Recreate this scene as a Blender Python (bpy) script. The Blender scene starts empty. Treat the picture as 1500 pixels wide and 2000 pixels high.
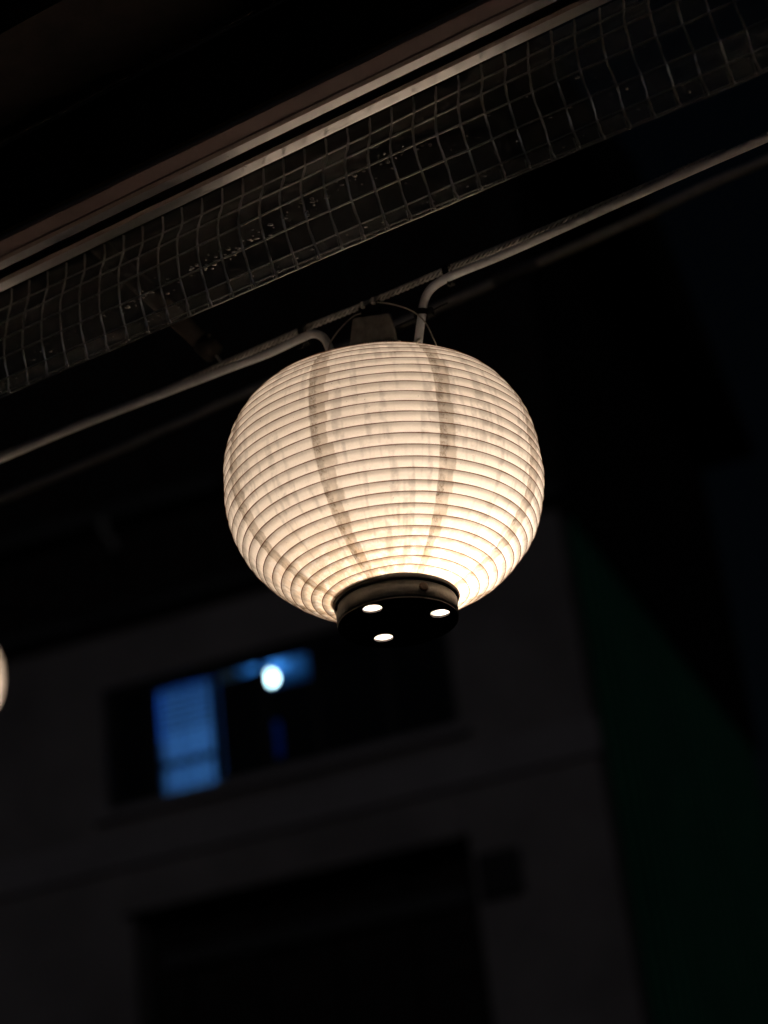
import bpy, bmesh, math, random
from mathutils import Vector, Matrix
random.seed(7)
S = bpy.context.scene
COL = S.collection
rad = math.radians

# ------------------------------------------------------------------ camera
CAM = Vector((0, 0, 1.6))
PITCH, LEAN, FPX = rad(27), math.atan(0.126), 4000.0
fwd = Vector((0, math.cos(PITCH), math.sin(PITCH)))
up0 = Vector((0, -math.sin(PITCH), math.cos(PITCH)))
rt0 = Vector((1, 0, 0))
rgt = rt0 * math.cos(LEAN) - up0 * math.sin(LEAN)
upv = rt0 * math.sin(LEAN) + up0 * math.cos(LEAN)
cd = bpy.data.cameras.new('camera'); cam = bpy.data.objects.new('camera', cd); COL.objects.link(cam)
cam.matrix_world = Matrix(((rgt.x, upv.x, -fwd.x, CAM.x), (rgt.y, upv.y, -fwd.y, CAM.y), (rgt.z, upv.z, -fwd.z, CAM.z), (0, 0, 0, 1)))
cd.sensor_fit = 'VERTICAL'; cd.sensor_height = 36; cd.sensor_width = 27
cd.lens = FPX / 2000 * 36
cd.clip_start, cd.clip_end = 0.05, 500
cd.dof.use_dof = True; cd.dof.focus_distance = 2.46; cd.dof.aperture_fstop = cd.lens / 26.0
S.camera = cam

# ------------------------------------------------------------------ night sky, faint city glow
w = bpy.data.worlds.new('World'); S.world = w; w.use_nodes = True
nt = w.node_tree; bg = nt.nodes['Background']
sky = nt.nodes.new('ShaderNodeTexSky'); sky.sky_type = 'NISHITA'; sky.sun_disc = False
SUN_EL, SUN_AZ = rad(14), rad(184)          # azimuth clockwise from +Y: behind the camera
sky.sun_elevation = SUN_EL; sky.sun_rotation = SUN_AZ
nt.links.new(sky.outputs[0], bg.inputs[0]); bg.inputs[1].default_value = 0.0004
sl = bpy.data.lights.new('moon', 'SUN'); sun = bpy.data.objects.new('moon', sl); COL.objects.link(sun)
sl.energy = 0.052; sl.angle = rad(15); sl.color = (0.95, 0.93, 1.0)
sd = Vector((math.sin(SUN_AZ) * math.cos(SUN_EL), math.cos(SUN_AZ) * math.cos(SUN_EL), math.sin(SUN_EL)))
sun.rotation_euler = (-sd).to_track_quat('-Z', 'Y').to_euler()
S.view_settings.view_transform = 'Standard'; S.view_settings.look = 'None'
S.view_settings.exposure = 0; S.view_settings.gamma = 1
S.render.engine = 'CYCLES'
cy = S.cycles
cy.max_bounces = 14; cy.diffuse_bounces = 8; cy.glossy_bounces = 4; cy.transmission_bounces = 8; cy.transparent_max_bounces = 24
cy.sample_clamp_indirect = 6; cy.use_denoising = True; cy.caustics_reflective = False; cy.caustics_refractive = False

# ------------------------------------------------------------------ frames of the place
Z = Vector((0, 0, 1))
R = Vector((-0.88185, 0.47153, 0)).normalized()      # along the awning and the cables, receding to the left
N = Vector((R.y, -R.x, 0))                           # away from the shop, across the alley
RB = Vector((-math.sin(rad(71)), math.cos(rad(71)), 0))   # along the house wall
NB = Vector((RB.y, -RB.x, 0))

def ray(x, y): return fwd + rgt * ((x - 750) / FPX) - upv * ((y - 1000) / FPX)
def on_n(x, y, n, axis=N):        # point of the view ray on the upright plane axis.P = n (relative to the camera)
    d = ray(x, y); return d * (n / d.dot(axis))
def on_z(x, y, z): d = ray(x, y); return d * (z / d.z)
def on_t(x, y, t, axis=R): d = ray(x, y); return d * (t / d.dot(axis))
def nz(n, z, t): return N * n + R * t + Z * z       # relative to the camera

# ------------------------------------------------------------------ materials
def mat(name): 
    m = bpy.data.materials.new(name); m.use_nodes = True; n = m.node_tree.nodes; n.clear()
    return m, n, m.node_tree.links, n.new('ShaderNodeOutputMaterial')
def nd(n, t, **kw):
    x = n.new(t)
    for k, v in kw.items():
        if isinstance(k, str) and k.startswith('i'): x.inputs[int(k[1:])].default_value = v
        else: setattr(x, k, v)
    return x
def solid(name, col, rough=0.6, metal=0.0, var=0.35, scale=30, bump=0.15, spec=0.4, stretch=(1, 1, 1)):
    m, n, l, o = mat(name)
    p = nd(n, 'ShaderNodeBsdfPrincipled')
    p.inputs['Metallic'].default_value = metal; p.inputs['Specular IOR Level'].default_value = spec
    tc = nd(n, 'ShaderNodeTexCoord'); mp = nd(n, 'ShaderNodeMapping'); mp.inputs['Scale'].default_value = stretch
    no = nd(n, 'ShaderNodeTexNoise'); no.inputs['Scale'].default_value = scale; no.inputs['Detail'].default_value = 6; no.inputs['Roughness'].default_value = .65
    cr = nd(n, 'ShaderNodeValToRGB'); cr.color_ramp.elements[0].position = .3; cr.color_ramp.elements[1].position = .72
    cr.color_ramp.elements[0].color = (*[c * (1 - var) for c in col], 1); cr.color_ramp.elements[1].color = (*[min(1, c * (1 + var * .5)) for c in col], 1)
    l.new(tc.outputs['Object'], mp.inputs[0]); l.new(mp.outputs[0], no.inputs['Vector']); l.new(no.outputs[0], cr.inputs[0]); l.new(cr.outputs[0], p.inputs['Base Color'])
    mr = nd(n, 'ShaderNodeMapRange'); mr.inputs[3].default_value = max(0, rough - .12); mr.inputs[4].default_value = min(1, rough + .15)
    l.new(no.outputs[0], mr.inputs[0]); l.new(mr.outputs[0], p.inputs['Roughness'])
    if bump:
        b = nd(n, 'ShaderNodeBump'); b.inputs['Strength'].default_value = bump; b.inputs['Distance'].default_value = .002
        l.new(no.outputs[0], b.inputs['Height']); l.new(b.outputs[0], p.inputs['Normal'])
    l.new(p.outputs[0], o.inputs[0]); return m
def emit(name, col, s):
    m, n, l, o = mat(name); e = nd(n, 'ShaderNodeEmission'); e.inputs[0].default_value = (*col, 1); e.inputs[1].default_value = s
    l.new(e.outputs[0], o.inputs[0]); return m

def math_(n, l, op, a, b=None, c=None):
    x = n.new('ShaderNodeMath'); x.operation = op
    for i, v in enumerate((a, b, c)):
        if v is None: continue
        if isinstance(v, (int, float)): x.inputs[i].default_value = v
        else: l.new(v, x.inputs[i])
    return x.outputs[0]

def paper_material():
    # washi: UV.x = gore number + fraction, UV.y = band number + fraction (counted from the top)
    m, n, l, o = mat('washi_paper')
    M = lambda op, a, b=None, c=None: math_(n, l, op, a, b, c)
    uv = nd(n, 'ShaderNodeUVMap'); uv.uv_map = 'uv'
    sp = nd(n, 'ShaderNodeSeparateXYZ'); l.new(uv.outputs[0], sp.inputs[0]); U, V = sp.outputs[0], sp.outputs[1]
    fu = M('FRACT', U); fv = M('FRACT', V); iu = M('FLOOR', U); iv = M('FLOOR', V)
    def vec(a, b, c=0.0):
        x = nd(n, 'ShaderNodeCombineXYZ')
        for i, v in enumerate((a, b, c)):
            if isinstance(v, (int, float)): x.inputs[i].default_value = v
            else: l.new(v, x.inputs[i])
        return x.outputs[0]
    def noise(v, scale, det=3, rough=.6):
        x = nd(n, 'ShaderNodeTexNoise'); x.inputs['Scale'].default_value = scale; x.inputs['Detail'].default_value = det; x.inputs['Roughness'].default_value = rough
        l.new(v, x.inputs['Vector']); return x.outputs[0]
    def step(x, edge, soft):      # 0 below, 1 above
        r = nd(n, 'ShaderNodeMapRange'); r.interpolation_type = 'SMOOTHSTEP'
        l.new(x, r.inputs[0]) if not isinstance(x, float) else None
        if isinstance(edge, (int, float)): r.inputs[1].default_value = edge - soft; r.inputs[2].default_value = edge + soft
        else: l.new(M('SUBTRACT', edge, soft), r.inputs[1]); l.new(M('ADD', edge, soft), r.inputs[2])
        return r.outputs[0]
    wn = nd(n, 'ShaderNodeTexWhiteNoise'); wn.noise_dimensions = '2D'; l.new(vec(iu, iv), wn.inputs['Vector']); rnd = wn.outputs[0]
    wg = nd(n, 'ShaderNodeTexWhiteNoise'); wg.noise_dimensions = '1D'; l.new(M('ADD', iu, 3.7), wg.inputs['W']); rg = wg.outputs[0]
    # lap seam between gores: double paper strip with a jagged end in each band
    warp = noise(vec(M('MULTIPLY', U, 3.0), M('MULTIPLY', V, 2.2)), 1.0, 4)
    edge = M('ADD', M('ADD', .125, M('MULTIPLY', rg, .06)), M('ADD', M('MULTIPLY', M('SUBTRACT', rnd, .5), .05), M('MULTIPLY', M('SUBTRACT', warp, .5), .03)))
    lap = M('SUBTRACT', 1.0, step(fu, edge, .007))
    lap = M('MULTIPLY', lap, step(fu, .012, .006))
    edge2 = M('ADD', .075, M('MULTIPLY', M('SUBTRACT', warp, .5), .09))
    lap2 = M('MULTIPLY', lap, M('SUBTRACT', 1.0, step(fu, edge2, .006)))
    bl_ = noise(vec(M('MULTIPLY', U, 5.0), M('MULTIPLY', V, .55)), 1.0, 4, .7)
    lap2 = M('MULTIPLY', lap2, step(bl_, .48, .16)); lap = M('MULTIPLY', lap, M('ADD', .55, M('MULTIPLY', step(bl_, .46, .2), .45)))
    # dirty wrinkles inside the seam
    wr = noise(vec(M('MULTIPLY', U, 22.0), M('MULTIPLY', V, .9)), 1.4, 5, .7)
    wr = M('SUBTRACT', 1.0, step(M('ABSOLUTE', M('SUBTRACT', wr, .5)), .022, .02))
    wr = M('MULTIPLY', wr, M('MULTIPLY', lap2, step(noise(vec(U, V), 2.1), .47, .1)))
    # broken vertical folds and stains in the middle of the gores
    st = noise(vec(M('MULTIPLY', U, 9.0), M('MULTIPLY', V, .10)), 1.0, 2)
    st = M('MULTIPLY', step(st, .56, .07), step(noise(vec(M('MULTIPLY', U, 8.0), M('MULTIPLY', V, .8)), 1.3, 2), .44, .12))
    blot = noise(vec(M('MULTIPLY', U, 7.0), M('MULTIPLY', V, 1.0)), .9, 4, .7)
    fib = noise(vec(M('MULTIPLY', U, 60.0), M('MULTIPLY', V, 6.0)), 1.0, 3, .7)
    # fly specks
    vo = nd(n, 'ShaderNodeTexVoronoi'); vo.inputs['Scale'].default_value = 1.0; l.new(vec(M('MULTIPLY', U, 24.0), M('MULTIPLY', V, 2.2)), vo.inputs['Vector'])
    sc = nd(n, 'ShaderNodeSeparateColor'); l.new(vo.outputs['Color'], sc.inputs[0])
    spk = M('MULTIPLY', M('SUBTRACT', 1.0, step(vo.outputs['Distance'], M('MULTIPLY', sc.outputs[1], .10), .03)), M('GREATER_THAN', sc.outputs[0], .45))
    # grime and painted-in shade under every rib, and brown stain near the lower ring
    soot_shade = M('MULTIPLY', M('SUBTRACT', 1.0, step(fv, M('ADD', .05, M('MULTIPLY', blot, .55)), .25)), .26)
    low = step(V, 26.0, 6.0)
    stain = M('MULTIPLY', low, step(blot, .46, .12))
    t = M('SUBTRACT', 1.0, M('MULTIPLY', lap, .34)); t = M('MULTIPLY', t, M('SUBTRACT', 1.0, M('MULTIPLY', lap2, .22)))
    t = M('MULTIPLY', t, M('SUBTRACT', 1.0, M('MULTIPLY', wr, .62))); t = M('MULTIPLY', t, M('SUBTRACT', 1.0, M('MULTIPLY', st, .25)))
    t = M('MULTIPLY', t, M('SUBTRACT', 1.0, M('MULTIPLY', stain, .16))); t = M('MULTIPLY', t, M('SUBTRACT', 1.0, soot_shade)); t = M('MULTIPLY', t, M('SUBTRACT', 1.0, M('MULTIPLY', spk, .6)))
    t = M('MULTIPLY', t, M('ADD', .88, M('MULTIPLY', fib, .22))); t = M('MULTIPLY', t, M('ADD', .84, M('MULTIPLY', blot, .32)))
    base = nd(n, 'ShaderNodeMix'); base.data_type = 'RGBA'
    base.inputs[6].default_value = (.92, .87, .80, 1); base.inputs[7].default_value = (.80, .62, .42, 1)
    l.new(M('MINIMUM', 1.0, M('ADD', M('MULTIPLY', stain, .85), M('ADD', M('MULTIPLY', wr, .6), M('MULTIPLY', lap, .30)))), base.inputs[0])
    mul = nd(n, 'ShaderNodeVectorMath'); mul.operation = 'SCALE'; l.new(base.outputs[2], mul.inputs[0]); l.new(t, mul.inputs['Scale'])
    tr = nd(n, 'ShaderNodeBsdfTranslucent'); l.new(mul.outputs[0], tr.inputs[0])
    di = nd(n, 'ShaderNodeBsdfDiffuse'); l.new(mul.outputs[0], di.inputs[0])
    mx = nd(n, 'ShaderNodeMixShader'); mx.inputs[0].default_value = .48
    l.new(tr.outputs[0], mx.inputs[1]); l.new(di.outputs[0], mx.inputs[2]); l.new(mx.outputs[0], o.inputs[0])
    return m

def translucent(name, col, mix=.5, rough=.5):
    m, n, l, o = mat(name)
    tr = nd(n, 'ShaderNodeBsdfTranslucent'); di = nd(n, 'ShaderNodeBsdfDiffuse'); mx = nd(n, 'ShaderNodeMixShader')
    tr.inputs[0].default_value = di.inputs[0].default_value = (*col, 1); mx.inputs[0].default_value = mix
    l.new(tr.outputs[0], mx.inputs[1]); l.new(di.outputs[0], mx.inputs[2]); l.new(mx.outputs[0], o.inputs[0]); return m

def schlick(n, l):      # thin-sheet reflectance, the same from either side
    f = nd(n, 'ShaderNodeLayerWeight'); f.inputs[0].default_value = .5
    return math_(n, l, 'MULTIPLY_ADD', math_(n, l, 'POWER', f.outputs['Facing'], 5.0), .9, .06)
def vinyl_material(name, haze, bump=.5):
    m, n, l, o = mat(name)
    tp = nd(n, 'ShaderNodeBsdfTransparent'); tp.inputs[0].default_value = (.93, .93, .93, 1)
    tr = nd(n, 'ShaderNodeBsdfTranslucent'); tr.inputs[0].default_value = (.8, .8, .82, 1)
    di = nd(n, 'ShaderNodeBsdfDiffuse'); di.inputs[0].default_value = (.8, .8, .82, 1)
    gl = nd(n, 'ShaderNodeBsdfGlossy'); gl.inputs['Roughness'].default_value = .12
    tc = nd(n, 'ShaderNodeTexCoord'); no = nd(n, 'ShaderNodeTexNoise'); no.inputs['Scale'].default_value = 45; no.inputs['Detail'].default_value = 4
    l.new(tc.outputs['Object'], no.inputs['Vector'])
    b = nd(n, 'ShaderNodeBump'); b.inputs['Strength'].default_value = bump; b.inputs['Distance'].default_value = .004
    l.new(no.outputs[0], b.inputs['Height']); l.new(b.outputs[0], gl.inputs['Normal'])
    lw = schlick(n, l)
    hz = nd(n, 'ShaderNodeMixShader'); hz.inputs[0].default_value = .5; l.new(tr.outputs[0], hz.inputs[1]); l.new(di.outputs[0], hz.inputs[2])
    n2 = nd(n, 'ShaderNodeTexNoise'); n2.inputs['Scale'].default_value = 6; n2.inputs['Detail'].default_value = 5; l.new(tc.outputs['Object'], n2.inputs['Vector'])
    hm = math_(n, l, 'MULTIPLY', n2.outputs[0], haze * 2)
    m1 = nd(n, 'ShaderNodeMixShader'); l.new(hm, m1.inputs[0]); l.new(tp.outputs[0], m1.inputs[1]); l.new(hz.outputs[0], m1.inputs[2])
    m2 = nd(n, 'ShaderNodeMixShader'); l.new(lw, m2.inputs[0]); l.new(m1.outputs[0], m2.inputs[1]); l.new(gl.outputs[0], m2.inputs[2])
    l.new(m2.outputs[0], o.inputs[0]); return m

def glass_material():
    m, n, l, o = mat('window_glass')
    tp = nd(n, 'ShaderNodeBsdfTransparent'); tp.inputs[0].default_value = (.86, .89, .92, 1)
    gl = nd(n, 'ShaderNodeBsdfGlossy'); gl.inputs['Roughness'].default_value = .03
    lw = schlick(n, l)
    m2 = nd(n, 'ShaderNodeMixShader'); l.new(lw, m2.inputs[0]); l.new(tp.outputs[0], m2.inputs[1]); l.new(gl.outputs[0], m2.inputs[2])
    l.new(m2.outputs[0], o.inputs[0]); return m

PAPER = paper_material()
RIB = translucent('bamboo_rib', (.17, .090, .055), .4)
CAPM = solid('black_lacquer', (.030, .026, .022), .45, var=.6, scale=26, bump=.4)
BANDM = solid('worn_dark_band', (.085, .080, .068), .5, var=.9, scale=40, bump=.4)
RUST = solid('rusty_screw', (.06, .03, .015), .7, var=.6, scale=200)
BULB = emit('bulb_glow', (1.0, .80, .64), 100)
ROOMBULB = emit('cold_bulb_glow', (.60, .94, 1.0), 15)
BLUEBULB = emit('blue_lamp_glow', (.115, .42, 1.0), 260)
ALU = solid('satin_aluminium', (.90, .92, .97), .30, metal=.88, var=.08, scale=14, bump=.03, stretch=(1, 1, 1))
LIPM = solid('mauve_lip', (.50, .40, .38), .5, var=.15, scale=20)
BROWN = solid('ambient_brown', (.56, .43, .44), .5, var=.18, scale=16, bump=.03)  # warm ambient tone on the aluminium fascia, put into its base colour
CHAN = solid('channel_black', (.07, .058, .056), .7, var=.4)
TANTRIM = solid('tan_trim', (.20, .13, .07), .7, var=.5, scale=60)
FABRIC = solid('dark_canvas', (.022, .018, .015), .9, var=.5, scale=8)
EDGE = solid('bright_edge_metal', (.5, .5, .52), .25, metal=1, var=.5, scale=4, bump=0)
THREAD = translucent('grey_polyester_thread', (.95, .95, .96), .5)
n_ = THREAD.node_tree; gl_ = n_.nodes.new('ShaderNodeBsdfGlossy'); gl_.inputs['Roughness'].default_value = .28; gl_.inputs[0].default_value = (.9, .9, .92, 1)
m2_ = n_.nodes.new('ShaderNodeMixShader'); m2_.inputs[0].default_value = .6; o_ = [x for x in n_.nodes if x.type == 'OUTPUT_MATERIAL'][0]
n_.links.new(o_.inputs[0].links[0].from_socket, m2_.inputs[1]); n_.links.new(gl_.outputs[0], m2_.inputs[2]); n_.links.new(m2_.outputs[0], o_.inputs[0])
VINYL = vinyl_material('clear_vinyl', .12, .05)
HEMV = vinyl_material('doubled_vinyl', .20, .1)
CABLE = solid('grey_pvc_sheath', (.70, .73, .79), .5, var=.18, scale=40, bump=.1)
STEEL = solid('galvanised_strand', (.74, .74, .74), .42, metal=.3, var=.45, scale=60)
BLACKP = solid('black_plastic', (.012, .012, .013), .6, var=.3, spec=.2)
BLOCKM = solid('grey_rubber_block', (.34, .325, .30), .7, var=.5, scale=50, bump=.3)
WHITEW = solid('white_wire', (.75, .72, .68), .5, var=.1)
THINW = solid('thin_steel_wire', (.45, .42, .38), .4, metal=.3, var=.2)
PIPEM = solid('painted_pipe', (.045, .040, .038), .6, var=.4, scale=30)
WALLM = solid('plaster_wall', (.28, .258, .265), .9, var=.34, scale=.9, bump=.2)
DARKWALL = solid('dark_timber', (.034, .030, .029), .95, var=.5, scale=3, spec=.05, stretch=(1, 1, 8))
LEDGEM = solid('concrete_ledge', (.31, .29, .31), .9, var=.18, scale=2.0)
FRAMEM = solid('bronze_sash', (.02, .02, .024), .5, var=.2)
ROOMW = solid('blue_ceiling', (.07, .33, .97), .9, var=.08, scale=3)
ROOMD = solid('dark_furniture', (.012, .011, .011), .7, var=.3, scale=5)
CURT = translucent('thin_curtain', (.62, .64, .66), .2)
BLUEC = translucent('blue_cloth', (.12, .42, .95), .1)
GLASS = glass_material()
GREENW = solid('green_sheet_metal', (.030, .21, .125), .6, var=.25, scale=1.2)
ASPH = solid('asphalt', (.05, .05, .052), .9, var=.3, scale=40)
DIMC = solid('weathered_sheath', (.22, .215, .21), .7, var=.2)
SHUT = solid('grey_shutter', (.04, .04, .043), .6, var=.2)
CERAM = solid('porcelain', (.32, .32, .31), .3, var=.1)

# ------------------------------------------------------------------ builders
def empty(name, loc, label, cat, group=None, rot=None):
    o = bpy.data.objects.new(name, None); o.location = loc; o.empty_display_size = .05
    if rot is not None: o.rotation_euler = rot
    COL.objects.link(o); o['label'] = label; o['category'] = cat
    if group: o['group'] = group
    return o
def tag(o, label, cat, group=None):
    o['label'] = label; o['category'] = cat
    if group: o['group'] = group
    return o
class MB:
    def __init__(s): s.v = []; s.f = []; s.uv = None
    def add(s, vs, fs):
        b = len(s.v); s.v += [Vector(v) for v in vs]; s.f += [tuple(b + i for i in f) for f in fs]; return s
    def prism(s, prof, a, b, A, B, C):     # closed profile [(p,q)] in axes A,B swept along C from a to b
        k = len(prof)
        vs = [A * p + B * q + C * t for t in (a, b) for p, q in prof]
        fs = [(i, (i + 1) % k, k + (i + 1) % k, k + i) for i in range(k)] + [tuple(range(k))[::-1], tuple(range(k, 2 * k))]
        return s.add(vs, fs)
    def box(s, a, b, A, B, C): 
        return s.prism([(a[0], a[1]), (b[0], a[1]), (b[0], b[1]), (a[0], b[1])], a[2], b[2], A, B, C)
    def tube(s, pts, r, k=10, caps=True):
        pts = [Vector(p) for p in pts]; rs = r if isinstance(r, (list, tuple)) else [r] * len(pts)
        d0 = (pts[1] - pts[0]).normalized(); u = d0.orthogonal().normalized(); vs = []
        for i, p in enumerate(pts):
            d = (pts[min(i + 1, len(pts) - 1)] - pts[max(i - 1, 0)]).normalized()
            u = (u - d * u.dot(d)).normalized(); w_ = d.cross(u)
            vs += [p + (u * math.cos(2 * math.pi * j / k) + w_ * math.sin(2 * math.pi * j / k)) * rs[i] for j in range(k)]
        fs = [(i * k + j, i * k + (j + 1) % k, (i + 1) * k + (j + 1) % k, (i + 1) * k + j) for i in range(len(pts) - 1) for j in range(k)]
        if caps: fs += [tuple(range(k))[::-1], tuple(range((len(pts) - 1) * k, len(pts) * k))]
        return s.add(vs, fs)
    def lathe(s, prof, k=64, closed=False, cap=False):
        m = len(prof)
        vs = [Vector((r * math.cos(2 * math.pi * j / k), r * math.sin(2 * math.pi * j / k), z)) for r, z in prof for j in range(k)]
        fs = [(i * k + j, i * k + (j + 1) % k, ((i + 1) % m) * k + (j + 1) % k, ((i + 1) % m) * k + j) for i in range(m if closed else m - 1) for j in range(k)]
        if cap: fs += [tuple(range(k))[::-1], tuple(range((m - 1) * k, m * k))]
        return s.add(vs, fs)
    def ball(s, c, r, k=10, m=6, sq=(1, 1, 1)):
        c = Vector(c); vs = [c + Vector((0, 0, -r * sq[2]))]
        for i in range(1, m):
            a = -math.pi / 2 + math.pi * i / m
            vs += [c + Vector((r * sq[0] * math.cos(a) * math.cos(2 * math.pi * j / k), r * sq[1] * math.cos(a) * math.sin(2 * math.pi * j / k), r * sq[2] * math.sin(a))) for j in range(k)]
        vs.append(c + Vector((0, 0, r * sq[2]))); L = len(vs) - 1
        fs = [(0, 1 + (j + 1) % k, 1 + j) for j in range(k)] + [(L, L - k + j, L - k + (j + 1) % k) for j in range(k)]
        fs += [(1 + i * k + j, 1 + i * k + (j + 1) % k, 1 + (i + 1) * k + (j + 1) % k, 1 + (i + 1) * k + j) for i in range(m - 2) for j in range(k)]
        return s.add(vs, fs)
    def build(s, name, m, parent=None, smooth=False, origin=None, local=False, recalc=True):
        # points are given relative to the camera unless local=True (then already in the parent's frame)
        me = bpy.data.meshes.new(name)
        if local: off = Vector((0, 0, 0))
        elif parent is not None:
            off = None; inv = ROOT[parent.name].inverted()
        vs = [v + CAM for v in s.v] if not local else s.v
        if not local and parent is not None: vs = [inv @ v for v in vs]
        o = bpy.data.objects.new(name, me)
        if not local and parent is None:
            c = sum(vs, Vector()) / len(vs); c.z = min(v.z for v in vs); o.location = c; vs = [v - c for v in vs]
        me.from_pydata([tuple(v) for v in vs], [], s.f); me.materials.append(m)
        if recalc:
            bm = bmesh.new(); bm.from_mesh(me); bmesh.ops.recalc_face_normals(bm, faces=bm.faces); bm.to_mesh(me); bm.free()
        if smooth: me.polygons.foreach_set('use_smooth', [True] * len(me.polygons))
        COL.objects.link(o)
        if parent is not None: o.parent = parent
        return o
ROOT = {}
def thing(name, rel, label, cat, group=None, rot=None):
    o = empty(name, CAM + Vector(rel), label, cat, group, rot)
    ROOT[o.name] = Matrix.Translation(CAM + Vector(rel)) @ (rot.to_matrix().to_4x4() if rot is not None else Matrix.Identity(4))
    return o
def sub(o): ROOT[o.name] = ROOT[o.parent.name]; return o      # lets a part carry sub-parts (parts sit at their thing's origin)
def bevel(o, wd, seg=2):
    bm = bmesh.new(); bm.from_mesh(o.data)
    bmesh.ops.bevel(bm, geom=[e for e in bm.edges if e.is_manifold and e.calc_face_angle(0) > .5], offset=wd, segments=seg, affect='EDGES', profile=.5)
    bm.to_mesh(o.data); bm.free()
def smooth_path(pts, per=10):
    pts = [Vector(p) for p in pts]; out = []
    P = [pts[0] * 2 - pts[1]] + pts + [pts[-1] * 2 - pts[-2]]
    for i in range(1, len(P) - 2):
        a, b, c, d = P[i - 1:i + 3]
        for j in range(per):
            t = j / per
            out.append(.5 * ((2 * b) + (c - a) * t + (2 * a - 5 * b + 4 * c - d) * t * t + (3 * b - a - 3 * c + d) * t ** 3))
    out.append(pts[-1]); return out
def copy_tree(o, parent=None):
    c = o.copy(); COL.objects.link(c)
    if parent is not None: c.parent = parent
    for ch in [x for x in bpy.data.objects if x.parent == o]: copy_tree(ch, c)
    return c

# ------------------------------------------------------------------ ground
g = MB().add([(-60, -60, -1.6), (60, -60, -1.6), (60, 60, -1.6), (-60, 60, -1.6)], [(0, 1, 2, 3)]).build('ground', ASPH); g['kind'] = 'structure'

# ------------------------------------------------------------------ house across the alley
HD = 12.0
def hp(x, y, n=HD):            # photo position on the wall -> (along the wall, up)
    p = on_n(x, y, n, NB); return p.dot(RB), p.z
def hs(x, y, n=HD): return hp(x, y, n)[0]
def hz(x, y, n=HD): return hp(x, y, n)[1]
house_s0, house_s1 = hs(1168, 1475), hs(1168, 1475) + 9.0
wl, wr_ = hs(205, 1480), hs(880, 1290)                   # window opening (s grows to the left)
wz0 = (hz(300, 1563) + hz(700, 1452)) / 2 - .035; wz1 = (hz(300, 1322) + hz(600, 1240)) / 2
ol, or_ = hs(262, 1850), hs(945, 1850); oz1 = hz(560, 1712)
house = thing('house', NB * HD + RB * ((house_s0 + house_s1) / 2) + Z * -1.6, 'dark plastered house across the alley with one window lit blue', 'house')
HB = lambda mb, a, b: mb.box((a[0], a[1], a[2]), (b[0], b[1], b[2]), RB, Z, NB)   # (s, z, n)
EZ = hz(150, 1235)                                       # top of the plaster, dark timber above
G0 = -1.6
w_ = MB(); T = .22
HB(w_, (house_s0, wz0, HD), (wr_, wz1, HD + T)); HB(w_, (wl, wz0, HD), (house_s1, wz1, HD + T))
HB(w_, (house_s0, wz1, HD), (house_s1, EZ, HD + T)); HB(w_, (house_s0, oz1, HD), (house_s1, wz0, HD + T))
HB(w_, (house_s0, G0, HD), (or_, oz1, HD + T)); HB(w_, (ol, G0, HD), (house_s1, oz1, HD + T))
w_.build('wall', WALLM, house)
side = MB(); HB(side, (house_s0, G0, HD + T), (house_s0 + .2, EZ, HD + 6)); HB(side, (house_s1 - .2, G0, HD + T), (house_s1, EZ, HD + 6)); HB(side, (house_s0 + .2, G0, HD + 5.8), (house_s1 - .2, EZ, HD + 6)); side.build('side_wall', GREENW, house)
for i in range(20):                                       # sheet-metal ribs on the green side wall
    n0_ = HD + T + .1 + i * .28
    f = MB().prism([(n0_, house_s0 - .003), (n0_ + .03, house_s0 - .03), (n0_ + .08, house_s0 - .03), (n0_ + .11, house_s0 - .003)], G0, EZ - .02, NB, RB, Z); f.build('wall_rib', GREENW, house)
upr = MB(); HB(upr, (house_s0 - .05, EZ, HD + .12), (house_s1 + .05, EZ + 3.4, HD + 6.0)); upr.build('upper_storey', DARKWALL, house)
for i in range(46):                                       # boards of the dark upper storey
    s0 = house_s0 + i * .2
    b = MB(); HB(b, (s0 + .006, EZ + .01, HD + .095 + .006 * (i % 3)), (s0 + .194, EZ + 3.38, HD + .12)); b.build('board', DARKWALL, house)
rf = MB().prism([(HD - .7, EZ + 3.3), (HD + 6.7, EZ + 3.3), (HD + 6.7, EZ + 3.45), (HD + 3, EZ + 4.6), (HD - .7, EZ + 3.45)], house_s0 - .5, house_s1 + .5, NB, Z, RB)
rf.build('roof', DARKWALL, house)
eave = MB(); HB(eave, (house_s0 - .06, EZ - .05, HD - .16), (house_s1, EZ + .03, HD - .003)); eave.build('eave_board', SHUT, house)
beam = MB(); bz = hz(150, 1010, HD - .12); HB(beam, (hs(430, 940), bz - .05, HD - .05), (house_s1, bz + .06, HD + .09)); beam.build('beam', SHUT, house)
led = MB(); HB(led, (house_s0 - .04, wz0 - .42, HD - .045), (house_s1, wz0 - .17, HD - .002)); o = led.build('ledge', LEDGEM, house); bevel(o, .015)
led = MB(); HB(led, (wr_ - .08, wz0 - .07, HD - .07), (wl + .08, wz0 - .004, HD + .10)); led.build('window_sill', LEDGEM, house)
ln = MB(); HB(ln, (or_ + .02, oz1 - .02, HD - .06), (ol + .05, oz1 + .06, HD - .003)); ln.build('lintel', WALLM, house)
vent = MB(); va, vb = hp(945, 1762), hp(1015, 1655); HB(vent, (vb[0], va[1], HD - .05), (va[0], vb[1], HD - .003)); o = vent.build('vent_hood', FRAMEM, house); bevel(o, .012)
for i in range(5):
    f = MB(); zz = va[1] + .03 + i * (vb[1] - va[1] - .04) / 5; HB(f, (vb[0] + .02, zz, HD - .065), (va[0] - .02, zz + .018, HD - .05)); f.build('vent_slat', SHUT, house)
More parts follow.
